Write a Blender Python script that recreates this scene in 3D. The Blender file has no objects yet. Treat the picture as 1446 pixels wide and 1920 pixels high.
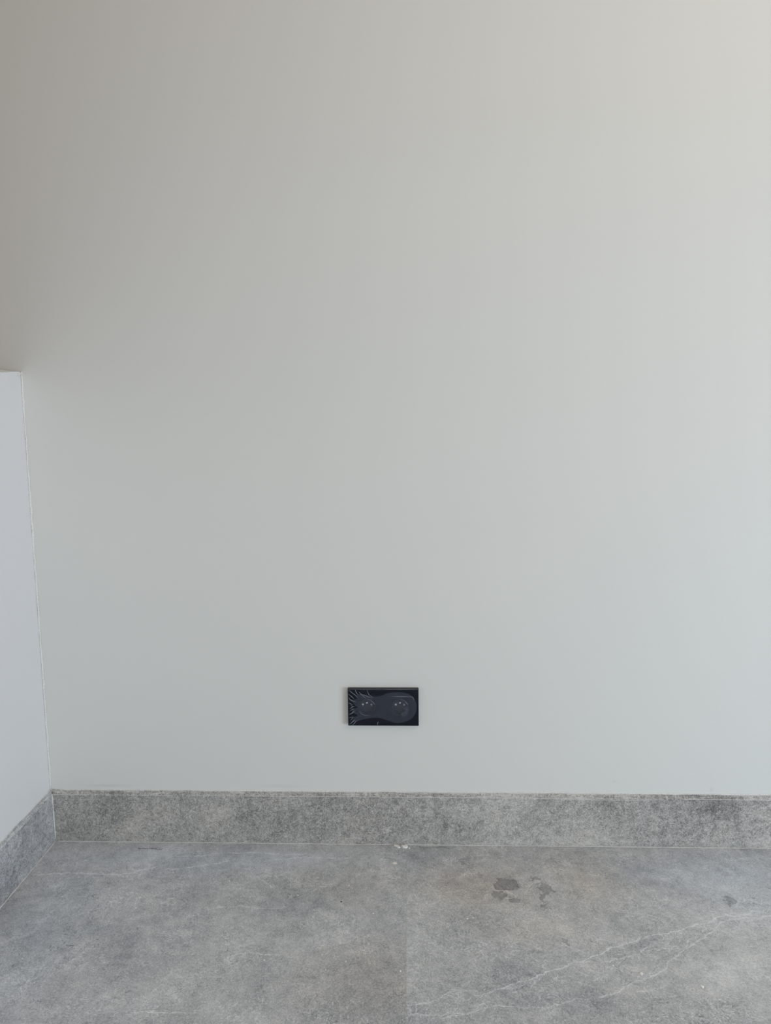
import bpy, bmesh, math, random
from mathutils import Matrix, Vector

scene = bpy.context.scene
col = scene.collection

# ------------------------------------------------------------------ camera
PITCH, YAW, ROLL = map(math.radians, (7.40928, -1.9215, -0.52487))
fwd = Vector((math.sin(YAW)*math.cos(PITCH), math.cos(YAW)*math.cos(PITCH), -math.sin(PITCH)))
rt0 = Vector((math.cos(YAW), -math.sin(YAW), 0))
up0 = rt0.cross(fwd)
rt = rt0*math.cos(ROLL) + up0*math.sin(ROLL)
up = -rt0*math.sin(ROLL) + up0*math.cos(ROLL)
cam_data = bpy.data.cameras.new('camera')
cam = bpy.data.objects.new('camera', cam_data)
col.objects.link(cam)
cam_data.sensor_fit = 'VERTICAL'
cam_data.sensor_height = 36.0
cam_data.lens = 1395.33/1920*36.0
cam_data.clip_start = 0.02
cam.matrix_world = Matrix(((rt.x, up.x, -fwd.x, 0.83132), (rt.y, up.y, -fwd.y, -1.59119),
                           (rt.z, up.z, -fwd.z, 0.97094), (0, 0, 0, 1)))
scene.camera = cam

# ------------------------------------------------------------------ light
scene.view_settings.view_transform = 'Standard'
scene.view_settings.look = 'None'
scene.view_settings.gamma = 1.0
scene.view_settings.use_curve_mapping = False
scene.view_settings.exposure = -0.06

world = bpy.data.worlds.new('daylight')
scene.world = world
world.use_nodes = True
wn, wl = world.node_tree.nodes, world.node_tree.links
wn.clear()
w_out = wn.new('ShaderNodeOutputWorld')
w_bg = wn.new('ShaderNodeBackground')
w_tc = wn.new('ShaderNodeTexCoord')
w_sep = wn.new('ShaderNodeSeparateXYZ')
w_ramp = wn.new('ShaderNodeValToRGB')
w_map = wn.new('ShaderNodeMapRange')
wl.new(w_tc.outputs['Generated'], w_sep.inputs[0])
wl.new(w_sep.outputs['Z'], w_map.inputs['Value'])
w_map.inputs['From Min'].default_value = -1.0
w_map.inputs['From Max'].default_value = 1.0
wl.new(w_map.outputs[0], w_ramp.inputs[0])
w_ramp.color_ramp.elements[0].position = 0.30
w_ramp.color_ramp.elements[0].color = (1.0, 0.66, 0.44, 1)
w_ramp.color_ramp.elements[1].position = 0.75
w_ramp.color_ramp.elements[1].color = (1.0, 0.66, 0.44, 1)
wl.new(w_ramp.outputs[0], w_bg.inputs['Color'])
w_bg.inputs['Strength'].default_value = 0.168
wl.new(w_bg.outputs[0], w_out.inputs['Surface'])

def area(name, loc, target, sx, sy, power, color):
    d = bpy.data.lights.new(name, 'AREA')
    d.shape = 'RECTANGLE'
    d.size, d.size_y = sx, sy
    d.energy = power
    d.color = color
    o = bpy.data.objects.new(name, d)
    o.location = loc
    v = Vector(target) - Vector(loc)
    o.rotation_euler = v.to_track_quat('-Z', 'Y').to_euler()
    col.objects.link(o)
    return o
# daylight through the window on the right, and two added fill lights
area('window_daylight', (3.8, -2.2, 0.55), (0.2, -0.3, 0.3), 1.6, 0.8, 66, (0.69, 0.85, 0.99))
area('overhead_warm_fill', (2.1, -1.5, 2.65), (1.6, -0.6, 1.0), 1.4, 1.4, 18.8, (1.0, 0.87, 0.72))  # unseen fill added overhead to warm the upper wall
area('front_cool_fill', (1.0, -3.2, 1.2), (0.8, 0, 0.9), 1.6, 1.6, 13.3, (0.86, 0.97, 1.0))  # cool fill added behind the camera, no known source there

# ------------------------------------------------------------------ node maths
class N:
    """a value in a node tree that can be written as arithmetic"""
    def __init__(self, m, s): self.m, self.s = m, s
    def _op(self, op, *a, clamp=False):
        n = self.m.nodes.new('ShaderNodeMath'); n.operation = op; n.use_clamp = clamp
        for i, x in enumerate((self,) + a):
            if isinstance(x, N): self.m.links.new(x.s, n.inputs[i])
            else: n.inputs[i].default_value = x
        return N(self.m, n.outputs[0])
    def __add__(self, o): return self._op('ADD', o)
    def __radd__(self, o): return self._op('ADD', o)
    def __sub__(self, o): return self._op('SUBTRACT', o)
    def __rsub__(self, o): return (self*-1.0)+o
    def __mul__(self, o): return self._op('MULTIPLY', o)
    def __rmul__(self, o): return self._op('MULTIPLY', o)
    def __truediv__(self, o): return self._op('DIVIDE', o)
    def abs(self): return self._op('ABSOLUTE')
    def max(self, o): return self._op('MAXIMUM', o)
    def min(self, o): return self._op('MINIMUM', o)
    def gt(self, o): return self._op('GREATER_THAN', o)
    def lt(self, o): return self._op('LESS_THAN', o)
    def clamp(self): return self._op('ADD', 0.0, clamp=True)
    def pow(self, o): return self._op('POWER', o)
    def exp(self): return self._op('EXPONENT')
    def ramp(self, a, b, smooth=True):
        n = self.m.nodes.new('ShaderNodeMapRange')
        n.interpolation_type = 'SMOOTHSTEP' if smooth else 'LINEAR'
        self.m.links.new(self.s, n.inputs['Value'])
        n.inputs['From Min'].default_value = a; n.inputs['From Max'].default_value = b
        return N(self.m, n.outputs[0])

class Mat:
    def __init__(self, name):
        self.mat = bpy.data.materials.new(name); self.mat.use_nodes = True
        t = self.mat.node_tree; self.nodes, self.links = t.nodes, t.links
        self.bsdf = self.nodes['Principled BSDF']; self.out = self.nodes['Material Output']
    def pos(self):
        g = self.nodes.new('ShaderNodeTexCoord')
        self.p = g.outputs['Object']
        s = self.nodes.new('ShaderNodeSeparateXYZ'); self.links.new(self.p, s.inputs[0])
        return [N(self, s.outputs[i]) for i in range(3)]
    def vec(self, x, y, z):
        n = self.nodes.new('ShaderNodeCombineXYZ')
        for i, q in enumerate((x, y, z)):
            if isinstance(q, N): self.links.new(q.s, n.inputs[i])
            else: n.inputs[i].default_value = q
        return n.outputs[0]
    def noise(self, v, scale, detail=3, rough=0.55, dist=0.0):
        n = self.nodes.new('ShaderNodeTexNoise')
        self.links.new(v, n.inputs['Vector'])
        n.inputs['Scale'].default_value = scale; n.inputs['Detail'].default_value = detail
        n.inputs['Roughness'].default_value = rough; n.inputs['Distortion'].default_value = dist
        return N(self, n.outputs[0])
    def cell(self, v, scale, feature='DISTANCE_TO_EDGE'):
        n = self.nodes.new('ShaderNodeTexVoronoi'); n.feature = feature
        self.links.new(v, n.inputs['Vector']); n.inputs['Scale'].default_value = scale
        return N(self, n.outputs['Distance'])
    def curve(self, x, pts, x0, x1, y0, y1):
        n = self.nodes.new('ShaderNodeFloatCurve')
        m = n.mapping; c = m.curves[0]
        q = [((a-x0)/(x1-x0), (b-y0)/(y1-y0)) for a, b in pts]
        c.points[0].location = q[0]; c.points[1].location = q[-1]
        for a in q[1:-1]: c.points.new(*a)
        for p in c.points: p.handle_type = 'AUTO_CLAMPED'
        m.update()
        self.links.new(((x-x0)/(x1-x0)).s, n.inputs['Value'])
        return N(self, n.outputs[0])*(y1-y0)+y0
    def mix(self, f, a, b):
        n = self.nodes.new('ShaderNodeMix'); n.data_type = 'RGBA'
        for sock, q in ((n.inputs[0], f), (n.inputs[6], a), (n.inputs[7], b)):
            if isinstance(q, N): self.links.new(q.s, sock)
            elif isinstance(q, (tuple, list)): sock.default_value = (*q, 1) if len(q) == 3 else q
            elif isinstance(q, (int, float)): sock.default_value = q
            else: self.links.new(q, sock)
        return n.outputs[2]
    def bump(self, h, strength, distance):
        n = self.nodes.new('ShaderNodeBump')
        self.links.new(h.s, n.inputs['Height'])
        n.inputs['Strength'].default_value = strength; n.inputs['Distance'].default_value = distance
        self.links.new(n.outputs[0], self.bsdf.inputs['Normal'])
    def set(self, color=None, rough=None, metal=None, spec=None):
        b = self.bsdf
        for k, q in (('Base Color', color), ('Roughness', rough), ('Metallic', metal), ('Specular IOR Level', spec)):
            if q is None: continue
            if isinstance(q, N): self.links.new(q.s, b.inputs[k])
            elif isinstance(q, (int, float)): b.inputs[k].default_value = q
            elif isinstance(q, tuple): b.inputs[k].default_value = (*q, 1)
            else: self.links.new(q, b.inputs[k])
        return self

def plain(name, color, rough=0.5, metal=0.0, spec=0.5, speck=0.06, scale=200):
    m = Mat(name); m.pos()
    n = m.noise(m.p, scale, 4)
    lo = tuple(c*(1-speck) for c in color); hi = tuple(min(1, c*(1+speck)) for c in color)
    m.set(m.mix(n.ramp(0.3, 0.7), lo, hi), rough, metal, spec)
    return m.mat

# ------------------------------------------------------------------ measured marks in the stone (metres on the floor)
VEINS = [
    (0, 0.00090, 1.0, [(0.8235, -0.4824), (0.8465, -0.4684), (0.8716, -0.4599), (0.8892, -0.4468), (0.9158, -0.438), (0.9474, -0.4385)]),
    (0, 0.00144, 1.2, [(0.9375, -0.4585), (0.9644, -0.4399), (0.9922, -0.4268), (1.0288, -0.4127), (1.0621, -0.3959), (1.0977, -0.3799), (1.1295, -0.3676), (1.1617, -0.3517), (1.1938, -0.3314), (1.2309, -0.3168), (1.2603, -0.3034), (1.2923, -0.2927), (1.3127, -0.288), (1.3449, -0.2785), (1.3628, -0.2678), (1.4013, -0.2565), (1.4334, -0.2374), (1.4753, -0.235), (1.505, -0.2234), (1.5311, -0.2292)]),
    (0, 0.00126, 0.9, [(1.4049, -0.2729), (1.4358, -0.2512), (1.4712, -0.2444), (1.4987, -0.2418), (1.5315, -0.237)]),
    (0, 0.00108, 1.0, [(1.1351, -0.4496), (1.1714, -0.4395), (1.1978, -0.4221), (1.224, -0.407), (1.2541, -0.3956), (1.2768, -0.38), (1.2877, -0.3616), (1.3104, -0.348), (1.3367, -0.3253), (1.3616, -0.308), (1.3936, -0.2863), (1.4077, -0.2758)]),
    (0, 0.00090, 0.8, [(1.3036, -0.34), (1.3268, -0.3287), (1.3417, -0.3117), (1.3615, -0.2978), (1.3898, -0.2732)]),
    (0, 0.00090, 0.9, [(0.8209, -0.4923), (0.8662, -0.4902), (0.8888, -0.4886), (0.9265, -0.4852), (0.9529, -0.4729), (0.9735, -0.4696), (1.0064, -0.4728), (1.0483, -0.473), (1.0613, -0.469), (1.0858, -0.4605), (1.1085, -0.4533), (1.1351, -0.4496)]),
    (0, 0.00081, 0.8, [(0.8555, -0.5009), (0.8807, -0.4964), (0.9078, -0.4904), (0.9359, -0.4771), (0.9464, -0.4674), (0.9617, -0.4648), (0.9674, -0.4532)]),
    (0, 0.00081, 0.8, [(0.8208, -0.4731), (0.842, -0.4708), (0.8609, -0.4587)]),
    (0, 0.00081, 0.7, [(1.0444, -0.4185), (1.0618, -0.4181), (1.0812, -0.4074), (1.1034, -0.3975)]),
    (0, 0.00081, 0.9, [(1.139, -0.4146), (1.1518, -0.407), (1.163, -0.3919), (1.1872, -0.3742), (1.1976, -0.3701), (1.2135, -0.354)]),
    (0, 0.00081, 0.9, [(1.1712, -0.3667), (1.1889, -0.3606), (1.2102, -0.3554), (1.2379, -0.3454), (1.248, -0.3371), (1.2728, -0.3229), (1.2853, -0.3142), (1.3035, -0.3209), (1.3208, -0.324)]),
    (0, 0.00072, 0.7, [(1.2607, -0.3335), (1.2934, -0.3307), (1.3239, -0.3287)]),
    (0, 0.00072, 0.8, [(1.1992, -0.3713), (1.2158, -0.3851), (1.2253, -0.3905), (1.23, -0.4023)]),
    (0, 0.00072, 0.7, [(1.2199, -0.3644), (1.2253, -0.381), (1.2289, -0.3998)]),
    (0, 0.00072, 0.7, [(1.4333, -0.2811), (1.4491, -0.272), (1.4631, -0.2537)]),
    (0, 0.00072, 0.7, [(1.2065, -0.4353), (1.2318, -0.4312), (1.2495, -0.4237), (1.2667, -0.4206)]),
    (0, 0.00072, 0.8, [(0.0159, -0.1333), (0.0602, -0.1287), (0.1291, -0.1265), (0.1771, -0.1303), (0.1943, -0.13), (0.2267, -0.1238), (0.2457, -0.1121), (0.2717, -0.103), (0.2909, -0.09)]),
    (0, 0.00063, 0.7, [(0.2874, -0.1113), (0.3152, -0.107), (0.3477, -0.1025), (0.3732, -0.0934), (0.403, -0.086), (0.4342, -0.0736)]),
    (0, 0.00072, 0.6, [(0.2767, -0.0863), (0.3033, -0.0619), (0.3325, -0.0594), (0.363, -0.0568), (0.4215, -0.0456), (0.4875, -0.0444), (0.558, -0.0493), (0.6141, -0.0483)]),
    (0, 0.00063, 0.6, [(0.5038, -0.0783), (0.5546, -0.0649), (0.6038, -0.0606), (0.6786, -0.0626), (0.6993, -0.0548)]),
    (0, 0.00090, 0.4, [(0.4201, -0.2384), (0.4628, -0.2294), (0.5023, -0.2287), (0.5345, -0.2345), (0.5866, -0.227)]),
    (0, 0.00072, 0.6, [(0.3705, -0.4964), (0.4287, -0.4952), (0.4617, -0.4959)]),
    (0, 0.00063, 0.5, [(0.4938, -0.3762), (0.5014, -0.3675), (0.5201, -0.3598), (0.5349, -0.356), (0.556, -0.3583), (0.5908, -0.3616)]),
    (0, 0.00063, 0.5, [(0.4968, -0.1299), (0.5193, -0.1456), (0.5412, -0.1663)]),
    (1, 0.00108, 0.8, [(0.2068, -0.0317), (0.2684, -0.0327)]),
    (1, 0.00180, 0.5, [(0.8453, -0.0165), (0.9152, -0.0159)]),
    (0, 0.00072, 0.7, [(1.2700, -0.2480), (1.2790, -0.2620), (1.2860, -0.2900)]),
]
DARK = [(1.0278, -0.1486, 0.0299, 0.0214), (1.0082, -0.1838, 0.0184, 0.0153), (1.0375, -0.1985, 0.0107, 0.0117), (1.1071, -0.1612, 0.0142, 0.0193), (1.0971, -0.1872, 0.0064, 0.0135), (1.0934, -0.2138, 0.0064, 0.0082), (1.4693, -0.1934, 0.0106, 0.0132), (1.0844, -0.1263, 0.0056, 0.0073), (1.0945, -0.1261, 0.0056, 0.0073), (1.1129, -0.3149, 0.0088, 0.0099), (0.9421, -0.0781, 0.0069, 0.0078)]
TONES = [('pale', 1.3898, -0.3992, 0.0687, 0.0522, 1), ('warm', 0.977, -0.1565, 0.1209, 0.0791, 0.8), ('warm', 1.1918, -0.1255, 0.078, 0.0819, 0.6), ('warm', 0.764, -0.4274, 0.1004, 0.0843, 0.55), ('warm', 0.6821, -0.136, 0.1012, 0.0727, 0.4), ('cool', 1.52, -0.10, 0.19, 0.11, 1.0), ('cool', 0.4278, -0.0706, 0.3535, 0.0436, 0.8), ('dark', 0.9069, -0.3226, 0.0788, 0.0703, 0.6), ('dark', 0.5317, -0.1504, 0.056, 0.0322, 0.7), ('dark', 0.4274, -0.2046, 0.0869, 0.0335, 0.4), ('dark', 0.2321, -0.4546, 0.064, 0.047, 0.5), ('dark', 0.2836, -0.3654, 0.0489, 0.0403, 0.6), ('dark', 0.4269, -0.5028, 0.0524, 0.0216, 0.7), ('dark', 1.2276, -0.4785, 0.1384, 0.044, 0.4), ('cool', 0.1157, -0.3068, 0.0605, 0.1735, 0.5), ('dark', 0.8338, -0.1331, 0.0225, 0.0727, 0.3), ('dark', 1.2215, -0.2448, 0.0618, 0.0467, 0.35), ('pale', 0.4569, -0.4854, 0.1063, 0.0278, -0.2), ('warm', 1.0616, -0.2784, 0.0809, 0.0448, 0.4)]
BUBBLE = [(-60.6, 29.1), (-45.8, 29.8), (-37.7, 29.2), (-31.1, 27.2), (-25.2, 25.7), (-16.4, 25.3), (-9.0, 26.3), (-1.6, 28.4), (7.2, 32.0), (16.1, 34.3), (24.9, 35.5), (33.7, 35.7), (42.5, 35.0), (51.3, 33.2), (58.6, 30.5), (64.5, 26.1), (68.9, 20.7), (72.2, 13.1), (73.9, 5.4), (74.3, -0.7), (73.1, -8.4), (70.2, -16.1), (65.0, -23.1), (58.3, -28.5), (50.9, -31.9), (42.1, -34.3), (33.2, -35.6), (24.3, -35.2), (15.5, -32.6), (6.7, -29.5), (-0.7, -26.5), (-8.1, -24.7), (-15.4, -23.9), (-24.3, -24.3), (-33.2, -25.5), (-42.1, -27.1), (-51.0, -29.8), (-58.5, -32.9), (-64.5, -36.8), (-68.9, -39.2)]
CRINKLES = [[(-77.4, 39.3), (-73.0, 37.8), (-67.9, 33.2), (-62.0, 29.1), (-56.2, 23.3)], [(-61.9, 40.9), (-59.0, 34.0), (-56.1, 29.2)], [(-35.3, 41.5), (-34.2, 35.4), (-31.1, 29.9), (-22.3, 23.4)], [(-53.8, 36.4), (-48.7, 31.0), (-41.5, 23.4), (-38.5, 20.9)], [(-76.9, 23.2), (-73.3, 18.7), (-69.6, 16.4)], [(-75.5, 18.6), (-68.9, 15.6), (-60.8, 13.3)], [(-77.1, 11.0), (-73.4, 8.7), (-68.3, 6.4)], [(-72.0, 4.1), (-67.6, 2.5), (-62.4, 1.8)], [(-75.1, -2.9), (-70.6, -0.6), (-66.1, 1.8)], [(-73.6, -7.5), (-68.4, -4.4), (-64.7, -2.8)], [(-71.5, -14.4), (-67.8, -9.8), (-64.0, -7.5)], [(-76.8, -16.8), (-70.0, -13.7), (-64.8, -10.6)], [(-76.1, -24.5), (-71.7, -22.9), (-66.9, -21.4)], [(-74.0, -30.7), (-69.5, -26.0), (-66.9, -22.9)], [(-71.9, -36.9), (-68.1, -32.2), (-62.9, -29.1)], [(-76.4, -40.0), (-70.4, -35.3), (-65.9, -31.4)], [(-69.7, -41.5), (-64.5, -36.8), (-59.9, -30.6)], [(-13.4, -41.2), (-12.9, -36.6), (-11.1, -32.7)], [(-78.1, 41.9), (-1.5, 41.3), (42.5, 42.6), (58.7, 44.5), (78.5, 45.2)], [(60.1, 26.0), (65.9, 23.8), (68.8, 17.6)], [(-54.6, 30.2), (-42.9, 29.2), (-34.1, 24.9), (-22.3, 21.9)], [(18.9, 25.9), (42.4, 25.7), (60.1, 25.3)], [(-76.8, 30.9), (-70.9, 26.3), (-63.7, 18.7)]]
JOINT_X = 0.8199          # floor tile joint
BOARD_JOINT_X = 0.6356    # joint of the back baseboard
T, CH, BH = 0.0062, 0.0096, 0.1238   # baseboard thickness, bevel, height
PARAPET = 1.0696

# ------------------------------------------------------------------ materials
def stone_floor():
    m = Mat('grey_marble_floor')
    x, y, z = m.pos()
    side = x.gt(JOINT_X)
    wx = m.noise(m.vec(x, y, side*3.0), 9, 4, 0.6)-0.5
    wy = m.noise(m.vec(x+7.3, y, side*3.0), 9, 4, 0.6)-0.5
    q = m.vec(x+wx*0.05, y+wy*0.05, side*5.0)
    fine = m.noise(m.vec(x+wx*0.02, y*1.0+wy*0.02, side*5.0), 330, 4, 0.7)
    mid = m.noise(q, 38, 5, 0.62)
    broad = m.noise(q, 5.5, 3, 0.5)
    # thin irregular threads, light and dark
    r1 = (m.noise(q, 62, 4, 0.6, 0.6)-0.5).abs()
    r2 = (m.noise(m.vec(x*0.8+wx*0.09+4.0, y+wy*0.09, side*2.0), 26, 5, 0.62, 0.5)-0.5).abs()
    r3 = (m.noise(m.vec(x+9.0, y+wx*0.04, side*4.0), 150, 4, 0.65, 0.8)-0.5).abs()
    r4 = (m.noise(m.vec(x+2.0, y+wy*0.04, side*4.0), 130, 4, 0.65, 0.8)-0.5).abs()
    patch = m.noise(m.vec(x, y+3.0, side*2.0), 11, 3, 0.6)
    dpatch = m.noise(m.vec(x+5.0, y, side*2.0), 13, 3, 0.6)
    light_thread = (1.0-r1.ramp(0.0, 0.022))*patch.ramp(0.40, 0.62)*0.55 + (1.0-r2.ramp(0.0, 0.010))*patch.ramp(0.45, 0.6)*0.75 + (1.0-r3.ramp(0.0, 0.03))*0.55
    dark_thread = (1.0-(m.noise(q, 48, 5, 0.65, 0.8)-0.46).abs().ramp(0.0, 0.016))*dpatch.ramp(0.45, 0.62)
    # placed pale, warm and dark tones of the slabs, plus bluish lighter areas
    tone = {'pale': None, 'warm': None, 'cool': None, 'dark': None}
    jx = x+wx*0.12; jy = y+wy*0.12
    for k, cx, cy, rx, ry, s in TONES:
        if s < 0: k, s = 'pale', 0.25
        dx, dy = (jx-cx)/rx, (jy-cy)/ry
        g = ((dx*dx+dy*dy)*-0.9).exp()*s
        if rx < 0.15 and cy > -0.49 and k != 'cool' and abs(cx-JOINT_X) < rx*1.5:
            g = g*(side if cx > JOINT_X else 1.0-side)
        tone[k] = g if tone[k] is None else tone[k].max(g)
    lv = (fine-0.5)*1.10 + (mid-0.5)*0.75 + (broad-0.5)*0.75 + light_thread*0.58 - dark_thread*0.50 - (1.0-r4.ramp(0.0, 0.03))*0.26
    lv = lv + tone['pale']*0.26 + tone['cool']*0.15 - tone['dark']*0.16 - tone['dark']*mid.ramp(0.4, 0.6)*0.05
    # the two dark nodules and their neighbours
    nx = x+(m.noise(m.p, 60, 5, 0.7)-0.5)*0.045; ny = y+(m.noise(m.vec(x+2, y, z), 60, 5, 0.7)-0.5)*0.045
    spot = None
    for cx, cy, rx, ry in DARK:
        dx, dy = (nx-cx)/rx, (ny-cy)/ry
        g = dx*dx+dy*dy
        spot = g if spot is None else spot.min(g)
    inside = 1.0-spot.ramp(0.72, 0.95)
    rim = inside*spot.ramp(0.35, 0.85)
    streak = (ny-((nx-1.0095)*-0.575-0.1640)).abs()
    streak = (1.0-streak.ramp(0.001, 0.0035))*nx.ramp(0.995, 1.005)*(1.0-nx.ramp(1.042, 1.050))
    lv = lv*(1.0-inside*0.4) - inside*0.29 - rim*0.12 + streak*0.36
    # traced veins
    vx = x+(m.noise(m.p, 48, 3, 0.6)-0.5)*0.012; vy = y+(m.noise(m.vec(x, y+3, z), 48, 3, 0.6)-0.5)*0.018
    vl = vd = None
    for kind, w, a, pts in VEINS:
        if pts[-1][0] < JOINT_X: w, a = w*1.3, a*1.9
        x0, x1 = pts[0][0], pts[-1][0]
        ys = [p[1] for p in pts]; y0, y1 = min(ys)-0.01, max(ys)+0.01
        d = (vy-m.curve(vx, pts, x0, x1, y0, y1)).abs()
        u = (vx-x0)/(x1-x0)
        g = (1.0-d.ramp(w*0.2, w*1.6))*u.ramp(-0.01, 0.06)*(1.0-u.ramp(0.94, 1.01))*a
        halo = (1.0-d.ramp(0.0, w*7))*u.ramp(0.0, 0.1)*(1.0-u.ramp(0.9, 1.0))*(0.15*a)
        g = g.max(halo)
        if kind: vd = g if vd is None else vd.max(g)
        else: vl = g if vl is None else vl.max(g)
    pulse = m.noise(m.p, 45, 4, 0.7).ramp(0.36, 0.62)*0.6+0.4
    # broken net of threads beside the main vein
    band_c = m.curve(x, [(0.82, -0.49), (1.0, -0.44), (1.2, -0.345), (1.4, -0.265), (1.6, -0.20)], 0.82, 1.6, -0.6, -0.1)
    band = (1.0-(y-band_c).abs().ramp(0.0, 0.06))*side
    net = m.cell(m.vec(x+wx*0.06+m.noise(m.p, 60, 3)*0.012, y+wy*0.06+m.noise(m.vec(x+1, y, z), 60, 3)*0.012, 0.0), 42)
    net = (1.0-net.ramp(0.0, 0.045))*band*m.noise(m.p, 30, 2).ramp(0.42, 0.6)
    lv = lv + vl*pulse*0.56 + net*0.32 - vd*0.50
    # long drifting strands that run with the grain in the right slab
    grain = (m.noise(m.vec((x*0.82-y*0.57)*0.35, (x*0.57+y*0.82), side*2.0), 75, 4, 0.6, 0.7)-0.5).abs()
    lv = lv + (1.0-grain.ramp(0.0, 0.02))*side*0.20
    f = (lv*0.92+0.47).clamp()
    colr = m.mix(f, (0.175, 0.191, 0.210), (0.815, 0.850, 0.880))
    colr = m.mix(tone['warm']*0.85+mid.ramp(0.45, 0.7)*0.12, colr, m.mix(f, (0.205, 0.190, 0.165), (0.83, 0.765, 0.68)))
    colr = m.mix(tone['cool']*0.8+(1.0-broad.ramp(0.35, 0.55))*0.18, colr, m.mix(f, (0.165, 0.195, 0.24), (0.71, 0.79, 0.89)))
    # grout joint
    jd = (x+(m.noise(m.p, 90, 3)-0.5)*0.0008-JOINT_X).abs()
    g = 1.0-jd.ramp(0.0005, 0.0011)
    colr = m.mix(g*0.5, colr, (0.42, 0.41, 0.38))
    m.set(colr, mid*0.16+0.27, spec=0.55)
    m.bump(fine*0.5+mid, 0.12, 0.0006)
    return m.mat

def stone_board(name, axis, off):
    """axis: the run of the board, x for the back one, y for the left one"""
    m = Mat(name)
    x, y, z = m.pos()
    run = x if axis == 0 else y
    seg = run.gt(BOARD_JOINT_X) if axis == 0 else run.gt(-9.0)
    w1 = m.noise(m.vec(run, seg*2.0+off, z), 14, 3)-0.5
    w2 = m.noise(m.vec(run+4.0, seg*2.0+off, z), 14, 3)-0.5
    q = m.vec(run+w1*0.04, seg*3.0+off, z+w2*0.04)
    fine = m.noise(m.vec(run, off, z), 340, 4, 0.7)
    mid = m.noise(q, 60, 5, 0.65)
    broad = m.noise(q, 8.5, 3, 0.55)
    worm = (m.noise(q, 95, 4, 0.62, 1.4)-0.5).abs()
    worm2 = (m.noise(m.vec(run+8.0, seg*3.0+off, z), 130, 4, 0.6, 0.9)-0.5).abs()
    cloud = None
    if axis == 0:      # pale and dark stretches of the slabs, as they lie along the wall
        for c0, hw, k in ((1.02, 0.16, 0.16), (1.24, 0.05, 0.08), (0.74, 0.075, -0.10), (0.14, 0.05, -0.07), (1.46, 0.09, -0.08), (0.50, 0.04, -0.05)):
            dd = (run+w1*0.15-c0)/hw
            g = ((dd*dd)*-1.0).exp()*k
            cloud = g if cloud is None else cloud+g
    worm3 = (m.noise(m.vec(run+11.0, seg*3.0+off, z), 120, 4, 0.65, 1.2)-0.5).abs()
    dk = (m.noise(m.vec(run+3.0, seg*2.0+off, z), 70, 5, 0.65, 1.0)-0.48).abs()
    lv = (fine-0.5)*1.0+(mid-0.5)*0.9+(broad-0.5)*1.25
    lv = lv+(1.0-worm.ramp(0.0, 0.035))*0.42+(1.0-worm2.ramp(0.0, 0.04))*0.34-(1.0-worm3.ramp(0.0, 0.04))*0.30-(1.0-dk.ramp(0.0, 0.03))*broad.ramp(0.35, 0.6)*0.30
    if cloud is not None: lv = lv+cloud
    f = (lv*0.95+0.40).clamp()
    colr = m.mix(f, (0.130, 0.126, 0.120), (0.70, 0.685, 0.66))
    if axis == 1: colr = m.mix(f, (0.124, 0.127, 0.136), (0.68, 0.69, 0.725))  # side board tinted bluish, painting in the window's cool light
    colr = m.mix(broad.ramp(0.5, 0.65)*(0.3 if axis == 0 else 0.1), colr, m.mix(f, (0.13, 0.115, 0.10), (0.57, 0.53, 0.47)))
    # plaster smears on the bevel, and pale scratches just under it
    sm = m.noise(m.vec(run*0.25, off, z*2.2), 95, 4, 0.65)
    bevel = z.ramp(BH-CH-0.0005, BH-CH+0.001)
    arris = 1.0-(z-(BH-CH)).abs().ramp(0.0003, 0.0010)
    top = z.ramp(BH-0.003, BH-0.0005)
    smear = (bevel*sm.ramp(0.53, 0.60)*0.55).max(arris*m.noise(m.vec(run, 2.0, 0.0), 9, 3).ramp(0.38, 0.5)*0.65).max(top*sm.ramp(0.42, 0.5)*0.75)
    low = (1.0-z.ramp(0.012, 0.040))*m.noise(m.vec(run*0.5, 1.0, z), 40, 4).ramp(0.4, 0.6)*0.25
    smear = smear.max(low*0.6)
    if axis == 0:
        sc = (z-(0.1035+(run-0.03)*-0.012)).abs()
        sc = (1.0-sc.ramp(0.0003, 0.0009))*run.ramp(0.035, 0.045)*(1.0-run.ramp(0.085, 0.125))
        sc2 = (z-0.1115).abs()
        sc2 = (1.0-sc2.ramp(0.0003, 0.0009))*run.ramp(1.15, 1.19)*(1.0-run.ramp(1.30, 1.45))
        smear = smear.max(sc*0.6).max(sc2*0.7)
    colr = m.mix(smear, colr, (0.66, 0.66, 0.64))
    m.set(colr, 0.42, spec=0.4)
    m.bump(fine*0.5+mid, 0.12, 0.0006)
    return m.mat

def paint(name, base, tint, wall=0):
    m = Mat(name); x, y, z = m.pos()
    n1 = m.noise(m.p, 3.0, 3); n2 = m.noise(m.p, 450, 3)
    c = m.mix(n1.ramp(0.35, 0.65), base, tint)
    if wall:
        # faint filler marks low on the wall
        for cx, cz, rx, rz, s in ((0.13, 0.1335, 0.06, 0.0035, .35), (0.54, 0.135, 0.05, 0.006, .18), (1.285, 0.152, 0.006, 0.004, .25), (1.50, 0.135, 0.004, 0.006, .3)):
            dx = (x+n1*0.02-cx-0.01)/rx; dz = (z+(m.noise(m.p, 60, 3)-0.5)*0.006-cz)/rz
            c = m.mix(((dx*dx+dz*dz)*-1.5).exp()*s, c, tuple(q*0.72 for q in base))
    m.set(c, 0.62, spec=0.28)
    m.bump(n2+m.noise(m.p, 35, 3)*2.0, 0.05, 0.0004)
    return m.mat

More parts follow.
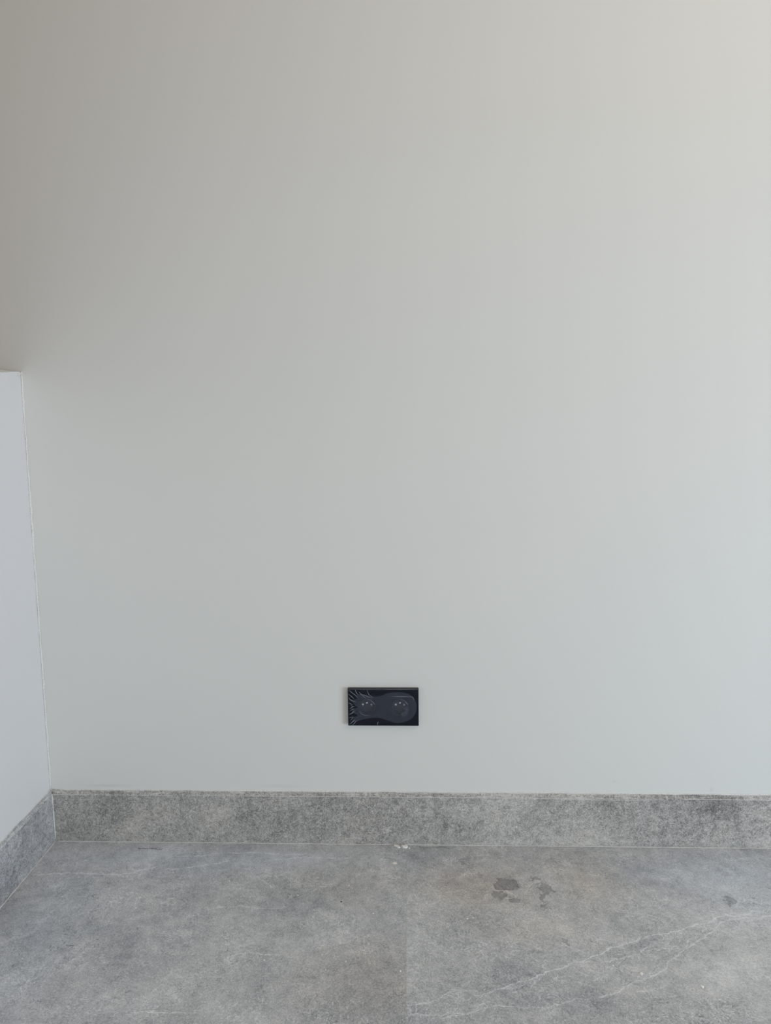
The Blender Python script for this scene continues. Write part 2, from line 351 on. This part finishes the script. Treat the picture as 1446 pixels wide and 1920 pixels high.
M_WALL = paint('greige_wall_paint', (0.732, 0.738, 0.714), (0.740, 0.743, 0.718), 1)
M_WHITE = paint('white_wall_paint', (0.735, 0.737, 0.757), (0.745, 0.747, 0.767))
M_FLOOR = stone_floor()
M_BOARD = stone_board('grey_marble_board', 0, 0.0)
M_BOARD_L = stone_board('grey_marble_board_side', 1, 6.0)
M_CAULK = plain('white_filler', (0.76, 0.76, 0.74), 0.6, scale=350, speck=0.12)
M_GROUT = plain('pale_grout', (0.60, 0.60, 0.59), 0.8, scale=600, speck=0.2)
M_EDGE = plain('grey_edge_strip', (0.50, 0.49, 0.46), 0.8, scale=120, speck=0.08)
M_BLACK = plain('black_glass', (0.003, 0.006, 0.012), 0.10, spec=0.22, scale=50)
M_SIDE = plain('black_plastic', (0.018, 0.018, 0.018), 0.45, scale=80)
M_CUP = plain('black_moulding', (0.014, 0.016, 0.020), 0.35, scale=80)
M_PIN = plain('nickel_pin', (0.62, 0.62, 0.63), 0.35, 1.0, scale=80)
M_CONTACT = plain('grey_contact', (0.50, 0.51, 0.54), 0.5, scale=80)
M_PLASTER = plain('broken_plaster', (0.88, 0.88, 0.87), 0.85, scale=500, speck=0.15)
M_CRUMB = plain('pale_crumb', (0.88, 0.88, 0.87), 0.8, scale=500, speck=0.1)
M_DARKCRUMB = plain('dark_crumb', (0.05, 0.05, 0.05), 0.8, scale=500, speck=0.1)

def film(name, haze, tint, rough, gloss):
    """clear plastic: mostly see-through, a little milky, a little shiny"""
    m = Mat(name); m.pos()
    m.nodes.remove(m.bsdf)
    tr = m.nodes.new('ShaderNodeBsdfTransparent')
    df = m.nodes.new('ShaderNodeBsdfDiffuse'); df.inputs['Color'].default_value = (*tint, 1)
    gl = m.nodes.new('ShaderNodeBsdfGlossy'); gl.inputs['Roughness'].default_value = rough
    a = m.nodes.new('ShaderNodeMixShader'); b = m.nodes.new('ShaderNodeMixShader')
    h = m.noise(m.p, 60, 3)*(haze*0.5)+haze*0.75
    m.links.new(h.s, a.inputs[0]); m.links.new(tr.outputs[0], a.inputs[1]); m.links.new(df.outputs[0], a.inputs[2])
    b.inputs[0].default_value = gloss
    m.links.new(a.outputs[0], b.inputs[1]); m.links.new(gl.outputs[0], b.inputs[2])
    m.links.new(b.outputs[0], m.out.inputs['Surface'])
    return m.mat
M_FILM = film('clear_film', 0.002, (0.5, 0.65, 1.0), 0.12, 0.004)
M_BUBBLE = film('milky_film', 0.050, (0.53, 0.61, 0.84), 0.22, 0.010)
M_CRINKLE = film('film_crinkle', 0.17, (0.70, 0.74, 0.85), 0.25, 0.05)

# ------------------------------------------------------------------ geometry helpers
def link(name, bm, mat, parent=None, smooth=False):
    bmesh.ops.recalc_face_normals(bm, faces=bm.faces)
    me = bpy.data.meshes.new(name); bm.to_mesh(me); bm.free()
    me.materials.append(mat)
    if smooth:
        for p in me.polygons: p.use_smooth = True
    o = bpy.data.objects.new(name, me); col.objects.link(o)
    if parent: o.parent = parent
    return o
def structure(o): o['kind'] = 'structure'; return o
def tag(o, label, cat, group=None):
    o['label'] = label; o['category'] = cat
    if group: o['group'] = group
    return o
def box(bm, a, b):
    vs = [bm.verts.new((x, y, z)) for x in (a[0], b[0]) for y in (a[1], b[1]) for z in (a[2], b[2])]
    for f in ((0,1,3,2), (4,6,7,5), (0,4,5,1), (2,3,7,6), (0,2,6,4), (1,5,7,3)):
        bm.faces.new([vs[i] for i in f])
def prism(bm, prof, axis, a, b):
    """profile (u, z) swept along x (axis 0, u is y) or along y (axis 1, u is x)"""
    P = lambda t, u, z: (t, u, z) if axis == 0 else (u, t, z)
    A = [bm.verts.new(P(a, u, z)) for u, z in prof]; B = [bm.verts.new(P(b, u, z)) for u, z in prof]
    n = len(prof)
    for i in range(n): bm.faces.new((A[i], A[(i+1) % n], B[(i+1) % n], B[i]))
    bm.faces.new(A); bm.faces.new(B[::-1])
def tube(bm, pts, radii, seg=6, squash=1.0, nrm=Vector((0, -1, 0))):
    rings = []
    for i, p in enumerate(pts):
        p = Vector(p)
        d = (Vector(pts[min(i+1, len(pts)-1)])-Vector(pts[max(i-1, 0)])).normalized()
        s = d.cross(nrm).normalized(); n2 = s.cross(d).normalized()
        r = radii[i] if isinstance(radii, (list, tuple)) else radii
        rings.append([bm.verts.new(p+s*math.cos(2*math.pi*k/seg)*r+n2*math.sin(2*math.pi*k/seg)*r*squash) for k in range(seg)])
    for a, b in zip(rings, rings[1:]):
        for k in range(seg): bm.faces.new((a[k], a[(k+1) % seg], b[(k+1) % seg], b[k]))
    bm.faces.new(rings[0][::-1]); bm.faces.new(rings[-1])

# ------------------------------------------------------------------ the room
bm = bmesh.new(); box(bm, (-1.6, -3.4, -0.08), (3.4, 0.12, 0.0)); structure(link('floor', bm, M_FLOOR))
bm = bmesh.new()                       # with the opening for the socket's back box
for a, b in (((-1.6, 0.0), (0.7043, 2.7)), ((0.8343, 0.0), (3.4, 2.7)), ((0.7043, 0.0), (0.8343, 0.3029)), ((0.7043, 0.3529), (0.8343, 2.7))):
    box(bm, (a[0], 0.0, a[1]), (b[0], 0.12, b[1]))
box(bm, (0.70, 0.03, 0.30), (0.84, 0.12, 0.36))
structure(link('wall_back', bm, M_WALL))

# low wall on the left: its top dips under a thin darker strip along the edge
bm = bmesh.new()
prof = []
s0, s1, L = 0.0, -0.085, -3.4
def dip(y): return 0.0052*min(1.0, max(0.0, (-y-0.018)/0.055))**1.2
ys = [0.0, -0.018, -0.028, -0.04, -0.055, -0.07, -0.085, -0.5, L]
F = [(0.0, y, PARAPET-dip(y)) for y in ys]
top = [bm.verts.new(p) for p in F]; bot = [bm.verts.new((0.0, y, 0.0)) for y in ys]
tb = [bm.verts.new((-0.15, p[1], p[2])) for p in F]; bb = [bm.verts.new((-0.15, y, 0.0)) for y in ys]
for i in range(len(ys)-1):
    bm.faces.new((bot[i], bot[i+1], top[i+1], top[i])); bm.faces.new((tb[i], tb[i+1], bb[i+1], bb[i]))
    bm.faces.new((top[i], top[i+1], tb[i+1], tb[i])); bm.faces.new((bb[i], bb[i+1], bot[i+1], bot[i]))
bm.faces.new((bot[0], top[0], tb[0], bb[0])); bm.faces.new((bot[-1], bb[-1], tb[-1], top[-1]))
structure(link('wall_left', bm, M_WHITE))
bm = bmesh.new()
lo = [bm.verts.new((-0.001, y, PARAPET-dip(y)-0.0002)) for y in ys]; hi = [bm.verts.new((-0.001, y, PARAPET+0.0004)) for y in ys]
lo2 = [bm.verts.new((-0.149, y, PARAPET-dip(y)-0.0002)) for y in ys]; hi2 = [bm.verts.new((-0.149, y, PARAPET+0.0004)) for y in ys]
for i in range(len(ys)-1):
    bm.faces.new((lo[i], lo[i+1], hi[i+1], hi[i])); bm.faces.new((hi2[i], hi2[i+1], lo2[i+1], lo2[i]))
    bm.faces.new((hi[i], hi[i+1], hi2[i+1], hi2[i])); bm.faces.new((lo2[i], lo2[i+1], lo[i+1], lo[i]))
bm.faces.new((lo[0], hi[0], hi2[0], lo2[0])); bm.faces.new((lo[-1], lo2[-1], hi2[-1], hi[-1]))
structure(link('trim_1', bm, M_EDGE))

random.seed(4)
# filler bead in the corner of the two walls, with a torn lump at its top
bm = bmesh.new()
n = 60
pts, rad = [], []
for i in range(n+1):
    z = BH+(PARAPET-0.004-BH)*i/n
    pts.append((0.0015+random.uniform(-.0006, .0006), -0.0015, z)); rad.append(random.uniform(0.0016, 0.0028))
tube(bm, pts, rad, 8)
for dx, dy, dz, r in ((0.0, -0.003, -0.004, 0.0042), (0.0006, -0.009, -0.0065, 0.0036), (0.0020, -0.001, -0.0015, 0.0030), (0.0002, -0.019, -0.0062, 0.0030)):
    s = bmesh.ops.create_icosphere(bm, subdivisions=2, radius=r)
    for v in s['verts']:
        v.co = Vector((v.co.x*0.35, v.co.y*1.3, v.co.z*0.8))*random.uniform(0.85, 1.15)+Vector((dx, dy, PARAPET+dz))
structure(link('trim_2', bm, M_CAULK, smooth=True))

# marble baseboards with a bevelled top
def board(name, axis, spans, mat, sgn):
    bm = bmesh.new()
    for a, b in spans:
        prism(bm, [(0.0, 0.0), (sgn*T, 0.0), (sgn*T, BH-CH), (sgn*0.0003, BH), (0.0, BH)], axis, a, b)
    return structure(link(name, bm, mat))
board('baseboard_back', 0, ((T, BOARD_JOINT_X-0.0004), (BOARD_JOINT_X+0.0004, 2.15), (2.1508, 3.4)), M_BOARD, -1)
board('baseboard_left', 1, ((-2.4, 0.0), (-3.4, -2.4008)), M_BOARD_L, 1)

def bead(name, path, r0, r1, mat, step=0.02, jit=0.0004, nrm=Vector((0, -1, 0))):
    bm = bmesh.new()
    a, b = map(Vector, path); k = max(2, int((b-a).length/step))
    pts = [a.lerp(b, i/k)+Vector([random.uniform(-jit, jit) for _ in range(3)]) for i in range(k+1)]
    tube(bm, pts, [random.uniform(r0, r1) for _ in pts], 6, nrm=nrm)
    return structure(link(name, bm, mat, smooth=True))
bead('trim_3', ((0.0, -0.0004, BH+0.0004), (3.4, -0.0004, BH+0.0004)), 0.0005, 0.0017, M_CAULK)
bead('trim_4', ((0.0004, 0.0, BH+0.0004), (0.0004, -3.4, BH+0.0004)), 0.0003, 0.0012, M_CAULK, nrm=Vector((1, 0, 0)))
bead('trim_5', ((T+0.0008, -T-0.0008, 0.006), (T+0.0002, -T-0.0002, BH-CH)), 0.0006, 0.0018, M_CAULK, step=0.008)
bead('trim_6', ((T, -T-0.0006, 0.0), (3.4, -T-0.0006, 0.0)), 0.0008, 0.0016, M_GROUT, step=0.012, jit=0.0002)
bead('trim_7', ((T+0.0006, -T, 0.0), (T+0.0006, -3.4, 0.0)), 0.0008, 0.0022, M_GROUT, step=0.012, jit=0.0003, nrm=Vector((1, 0, 0)))
bm = bmesh.new(); box(bm, (BOARD_JOINT_X-0.0006, -T-0.0001, 0.0), (BOARD_JOINT_X+0.0006, 0.0, BH-CH)); structure(link('trim_8', bm, plain('thin_grey_joint', (0.46, 0.46, 0.44), 0.8, scale=600, speck=0.2)))

# ------------------------------------------------------------------ double power socket
PW, PH, PD = 0.157, 0.0855, 0.0100
sock = bpy.data.objects.new('power_socket', None); sock.empty_display_size = 0.05
sock.location = (0.76929, 0.0, 0.32795); col.objects.link(sock)
tag(sock, 'black glass double power socket under crinkled protective film on the back wall', 'power socket')
HX, HZ, HR = 0.0368, 0.0, 0.0196

bm = bmesh.new()                       # front glass: two squares with a round opening each
for s in (-1, 1):
    cx = s*HX
    x0, x1 = (-PW/2, 0) if s < 0 else (0, PW/2)
    ang = sorted(set([2*math.pi*k/72 for k in range(72)] + [math.atan2(z, x-cx) % (2*math.pi) for x in (x0, x1) for z in (-PH/2, PH/2)]))
    inner, outer, back = [], [], []
    for t in ang:
        c, si = math.cos(t), math.sin(t)
        k = min(((x1-cx)/c if c > 1e-9 else 1e9), ((x0-cx)/c if c < -1e-9 else 1e9), (PH/2/si if si > 1e-9 else 1e9), (-PH/2/si if si < -1e-9 else 1e9))
        inner.append(bm.verts.new((cx+HR*c, -PD, HR*si))); back.append(bm.verts.new((cx+HR*c, -PD+0.003, HR*si)))
        outer.append(bm.verts.new((cx+k*c, -PD, k*si)))
    n = len(ang)
    for i in range(n):
        j = (i+1) % n
        bm.faces.new((inner[i], inner[j], outer[j], outer[i])); bm.faces.new((inner[i], back[i], back[j], inner[j]))
        # outer rim back to 3 mm, except along the seam in the middle
        if abs(outer[i].co.x) > 1e-6 or abs(outer[j].co.x) > 1e-6:
            a = bm.verts.new(outer[i].co+Vector((0, 0.003, 0))); b = bm.verts.new(outer[j].co+Vector((0, 0.003, 0)))
            bm.faces.new((outer[i], outer[j], b, a))
bmesh.ops.remove_doubles(bm, verts=bm.verts, dist=1e-5)
link('glass_plate', bm, M_BLACK, sock)

bm = bmesh.new()                       # housing behind the glass
e = 0.0003
ring = [(-PW/2+e, -PH/2+e), (PW/2-e, -PH/2+e), (PW/2-e, PH/2-e), (-PW/2+e, PH/2-e)]
A = [bm.verts.new((x, -PD+0.003, z)) for x, z in ring]; B = [bm.verts.new((x, 0.0, z)) for x, z in ring]
for i in range(4): bm.faces.new((A[i], A[(i+1) % 4], B[(i+1) % 4], B[i]))
link('housing', bm, M_SIDE, sock)

def make_insert(cx):
    bm = bmesh.new()
    R0 = HR-0.0003
    prof = [(R0, -PD+0.0004), (R0-0.0007, -PD-0.0002), (R0-0.0014, -PD+0.0006), (R0-0.0022, -PD+0.014), (0.0, -PD+0.0145)]
    prev = None
    for r, y in prof[:-1]:
        cur = [bm.verts.new((r*math.cos(2*math.pi*k/64), y, r*math.sin(2*math.pi*k/64))) for k in range(64)]
        if prev:
            for k in range(64): bm.faces.new((prev[k], prev[(k+1) % 64], cur[(k+1) % 64], cur[k]))
        prev = cur
    bm.faces.new(prev)
    # side guides of the well
    for s in (-1, 1): box(bm, (s*0.0172-0.001, -PD+0.002, -0.0022), (s*0.0172+0.001, -PD+0.0138, 0.0022))
    o = link('socket_insert', bm, M_CUP, sock); o.location = (cx, 0, HZ)
    def peg(name, x, z, r, y0, y1, mat):
        bm = bmesh.new(); prev = None
        for rr, y in ((r, y0), (r, y1+r*0.5), (r*0.75, y1+r*0.12), (r*0.3, y1)):
            cur = [bm.verts.new((x+rr*math.cos(2*math.pi*k/20), y, z+rr*math.sin(2*math.pi*k/20))) for k in range(20)]
            if prev:
                for k in range(20): bm.faces.new((prev[k], prev[(k+1) % 20], cur[(k+1) % 20], cur[k]))
            prev = cur
        bm.faces.new(prev)
        return link(name, bm, mat, o, smooth=True)
    peg('contact', -0.0093, 0.0008, 0.0024, -PD+0.014, -PD+0.0130, M_CONTACT)
    peg('contact', 0.0098, 0.0004, 0.0024, -PD+0.014, -PD+0.0130, M_CONTACT)
    peg('earth_pin', 0.0, 0.0085, 0.0023, -PD+0.014, -PD+0.0035, M_PIN)
make_insert(-HX); make_insert(HX)

bm = bmesh.new()                       # clear film lying on the whole plate
nx, nz = 60, 30
g = {}
for i in range(nx+1):
    for j in range(nz+1):
        x = -PW/2+PW*i/nx; z = -PH/2+PH*j/nz
        g[i, j] = bm.verts.new((x, -PD-0.0005-0.00008*math.sin(x*310+z*90), z))
for i in range(nx):
    for j in range(nz): bm.faces.new((g[i, j], g[i+1, j], g[i+1, j+1], g[i, j+1]))
fl = link('protective_film', bm, M_FILM, sock, smooth=True)

# the air pocket under the film, wide round both wells and waisted between them
upper = BUBBLE[:20]; lower = BUBBLE[20:][::-1]
def at(pts, x):
    if x <= pts[0][0]: return pts[0][1]
    for (a, b), (c, d) in zip(pts, pts[1:]):
        if a <= x <= c: return b+(d-b)*(x-a)/(c-a) if c > a else b
    return pts[-1][1]
bm = bmesh.new()
xl, xr = -64.0, 74.3
cols = []
NC, NR = 110, 18
upper2 = [(-70, 27), (-64, 28.5)]+upper+[(74.4, -4.0)]
lower2 = [(-70, -36), (-64, -33)]+[p for p in lower if p[0] > -60]+[(74.4, -4.0)]
for i in range(NC+1):
    t = i/NC; x = xl+(xr-xl)*math.sin(t*math.pi/2)
    hi_, lo_ = at(upper2, x), at(lower2, x)
    cl = []
    for j in range(NR+1):
        u = j/NR; z = lo_+(hi_-lo_)*u
        xx = x
        if i < 12:    # ragged left end
            k = (12-i)/12
            xx = x-k*(5.5*math.sin(u*19)+3.0*math.sin(u*41+1))
        hgt = 0.8*min(1.0, 6*u*(1-u))**0.5*min(1.0, (xr-x+1.5)/9)
        # dips into the two wells
        for s in (-1, 1):
            r = math.hypot(x-s*36.8, z)
            hgt -= 0.35*math.exp(-((r-18.6)/1.6)**2)
        hgt += 0.12*math.sin(x*0.31+z*0.5)*math.exp(-((x-55)/22)**2)
        cl.append(bm.verts.new((xx/1000, -PD-0.0011-max(0.0, hgt)/1000, z/1000)))
    cols.append(cl)
for a, b in zip(cols, cols[1:]):
    for j in range(NR): bm.faces.new((a[j], b[j], b[j+1], a[j+1]))
link('film_bubble', bm, M_BUBBLE, fl, smooth=True)

bm = bmesh.new()                       # sharp crinkles pulled in from the left edge
for k, w in enumerate(CRINKLES):
    pts = []
    for (a, b), (c, d) in zip(w, w[1:]):
        for q in range(4):
            pts.append((a+(c-a)*q/4, b+(d-b)*q/4))
    pts.append(w[-1])
    n = len(pts)
    big = 0.34 if k in (18, 2, 20) else 0.5
    pp = [(max(-78.2, min(78.2, x))/1000, -PD-0.0014, max(-42.4, min(42.0, z))/1000) for x, z in pts]
    tube(bm, pp, [(0.12+big*math.sin(math.pi*(i+0.6)/(n+0.2))*random.uniform(0.7, 1.2))/1000 for i in range(n)], 6, 0.8)
for s in (-1, 1):                      # film pressed against the rims of the wells
    for a0, a1, r in ((20, 58, 0.35), (205, 285, 0.22)):
        if s > 0 and a0 == 205: continue
        pp = [(s*HX+0.0186*math.cos(math.radians(a0+(a1-a0)*i/16)), -PD-0.0019, 0.0186*math.sin(math.radians(a0+(a1-a0)*i/16))) for i in range(17)]
        tube(bm, pp, [(0.08+r*math.sin(math.pi*i/16))/1000 for i in range(17)], 6)
link('film_crinkle', bm, M_CRINKLE, fl, smooth=True)

bm = bmesh.new()                       # milky patch where the film touches the right well
for cx, cz, rx, rz, rot in ((0.0475, -0.0135, 0.0085, 0.0052, 0.45), (0.0515, -0.0035, 0.0048, 0.0045, 0.0)):
    ring = []
    for k in range(28):
        t = 2*math.pi*k/28; r = 1+0.13*math.sin(3*t+1)+0.08*math.sin(5*t)
        u, w = rx*r*math.cos(t), rz*r*math.sin(t)
        ring.append(bm.verts.new((cx+u*math.cos(rot)-w*math.sin(rot), -PD-0.0022, cz+u*math.sin(rot)+w*math.cos(rot))))
    c = bm.verts.new((cx, -PD-0.0026, cz))
    for k in range(28): bm.faces.new((ring[k], ring[(k+1) % 28], c))
link('film_patch', bm, M_BUBBLE, fl, smooth=True)

# ------------------------------------------------------------------ crumbs of plaster
def chunk(name, loc, size, mat, seed, outline=None, rot=0.0, tilt=(0, 0)):
    rnd = random.Random(seed); bm = bmesh.new()
    if outline:
        H = size[2]
        A = [bm.verts.new((x, y, 0)) for x, y in outline]
        B = [bm.verts.new((x*0.88, y*0.86, H*rnd.uniform(0.7, 1.15))) for x, y in outline]
        c = bm.verts.new((0, 0, H*1.2)); n = len(A)
        for i in range(n):
            bm.faces.new((A[i], A[(i+1) % n], B[(i+1) % n], B[i])); bm.faces.new((B[i], B[(i+1) % n], c))
        bm.faces.new(A[::-1])
    else:
        bmesh.ops.create_icosphere(bm, subdivisions=2, radius=1.0)
        for v in bm.verts:
            k = rnd.uniform(0.78, 1.18)
            v.co = Vector((v.co.x*size[0]*k, v.co.y*size[1]*k, max(0.0, v.co.z*k+0.75)*size[2]*0.55))
    o = link(name, bm, mat)
    o.location = loc; o.rotation_euler = (tilt[0], tilt[1], rot)
    return o
mm = 0.001
o = chunk('plaster_flake', (0.8145, -0.0155, 0.0003), (0, 0, 3.0*mm), M_PLASTER, 1,
          [(-8.5*mm, 3*mm), (-7*mm, -1*mm), (-3*mm, -5*mm), (3*mm, -6.5*mm), (7*mm, -5*mm), (8.2*mm, 0), (6.5*mm, 5*mm), (2.5*mm, 6*mm), (1*mm, 3*mm), (-2*mm, 5*mm), (-4*mm, 2*mm)])
tag(o, 'largest white plaster flake lying against the baseboard above the floor joint', 'plaster flake')
o = chunk('plaster_flake', (0.7990, -0.0145, 0.0003), (0, 0, 2.0*mm), M_PLASTER, 2,
          [(-9*mm, 5*mm), (-8.5*mm, 1*mm), (-3*mm, -3*mm), (1*mm, -7*mm), (4*mm, -7.5*mm), (6.5*mm, -5*mm), (4*mm, -1*mm), (2*mm, 3*mm), (-3*mm, 5*mm)])
tag(o, 'thin long white plaster flake just left of the largest one at the baseboard', 'plaster flake')
o = chunk('plaster_flake', (0.8255, -0.0215, 0.0002), (1.7*mm, 2.2*mm, 1.5*mm), M_PLASTER, 3)
tag(o, 'tiny white plaster bit just right of the largest flake at the baseboard', 'plaster flake')

CR = [
 (0.7939, -0.0779, 5.0, 4.6, 0.5, 'flat pale paint flake on the left tile close to the plaster flakes'),
 (0.7001, -0.1587, 1.5, 1.6, 1.3, 'bright white crumb on the left tile, lower left of the pale paint flake'),
 (0.5981, -0.1919, 1.5, 1.6, 1.0, 'white crumb on the left tile, just left of the black dirt speck'),
 (0.4461, -0.1473, 1.4, 1.5, 1.0, 'white crumb on the left tile beside the dark cloudy patch'),
 (0.7548, -0.2445, 1.7, 2.0, 1.0, 'pale crumb on the left tile, below and right of the black dirt speck'),
 (0.3182, -0.1202, 1.8, 1.3, 0.8, 'white crumb on the left tile just below the thin white veins'),
 (0.1096, -0.0795, 2.8, 1.2, 0.6, 'slender white chip on the floor nearest the left corner'),
 (0.5647, -0.3747, 1.5, 1.5, 1.0, 'leftmost of the three white crumbs in a loose row low on the left tile'),
 (0.7119, -0.3750, 1.5, 1.5, 1.0, 'rightmost of the three white crumbs in a loose row low on the left tile'),
 (0.8101, -0.3962, 1.7, 1.8, 1.2, 'white crumb right beside the tile joint, low in the photo'),
 (0.6780, -0.3962, 1.5, 1.3, 0.8, 'faint middle one of the three crumbs in a loose row low on the left tile'),
 (0.1248, -0.3807, 1.4, 1.4, 1.0, 'lone white crumb at the far left of the floor'),
 (0.9385, -0.2565, 1.7, 2.0, 1.3, 'bright white crumb on the right tile, left one of a close pair'),
 (0.9500, -0.2532, 2.3, 1.5, 0.9, 'flat white chip on the right tile, right one of a close pair'),
 (1.1868, -0.3755, 1.7, 2.6, 1.0, 'small hooked white chip on the white vein net of the right tile'),
 (1.2308, -0.3936, 2.9, 4.0, 1.2, 'oval pale chip at the end of a vein on the right tile'),
 (1.3246, -0.4209, 2.9, 3.6, 1.4, 'pale round pebble at the edge of the pale cloud on the right tile'),
 (1.2717, -0.2888, 1.3, 1.2, 0.9, 'tiny white crumb just above the main vein on the right tile'),
 (0.5253, -0.0134, 1.4, 1.2, 0.9, 'tiny white crumb tucked against the back baseboard'),
]
for i, (x, y, a, b, h, lab) in enumerate(CR):
    o = chunk('plaster_crumb', (x, y, 0.0), (a*mm, b*mm, h*mm), M_CRUMB, 20+i, rot=random.uniform(-0.6, 0.6))
    tag(o, lab, 'crumb', 'plaster crumbs scattered on the floor tiles')
o = chunk('plaster_crumb', (1.4182, -0.4007, 0.0), (4.4*mm, 1.2*mm, 1.4*mm), M_CRUMB, 60, rot=-0.9)
tag(o, 'slanted white splinter on the pale cloud at the right of the floor', 'crumb', 'plaster crumbs scattered on the floor tiles')
o = chunk('dirt_speck', (0.6886, -0.2103, 0.0), (1.7*mm, 1.5*mm, 1.2*mm), M_DARKCRUMB, 61)
tag(o, 'single black dirt speck on the left floor tile', 'dirt speck')
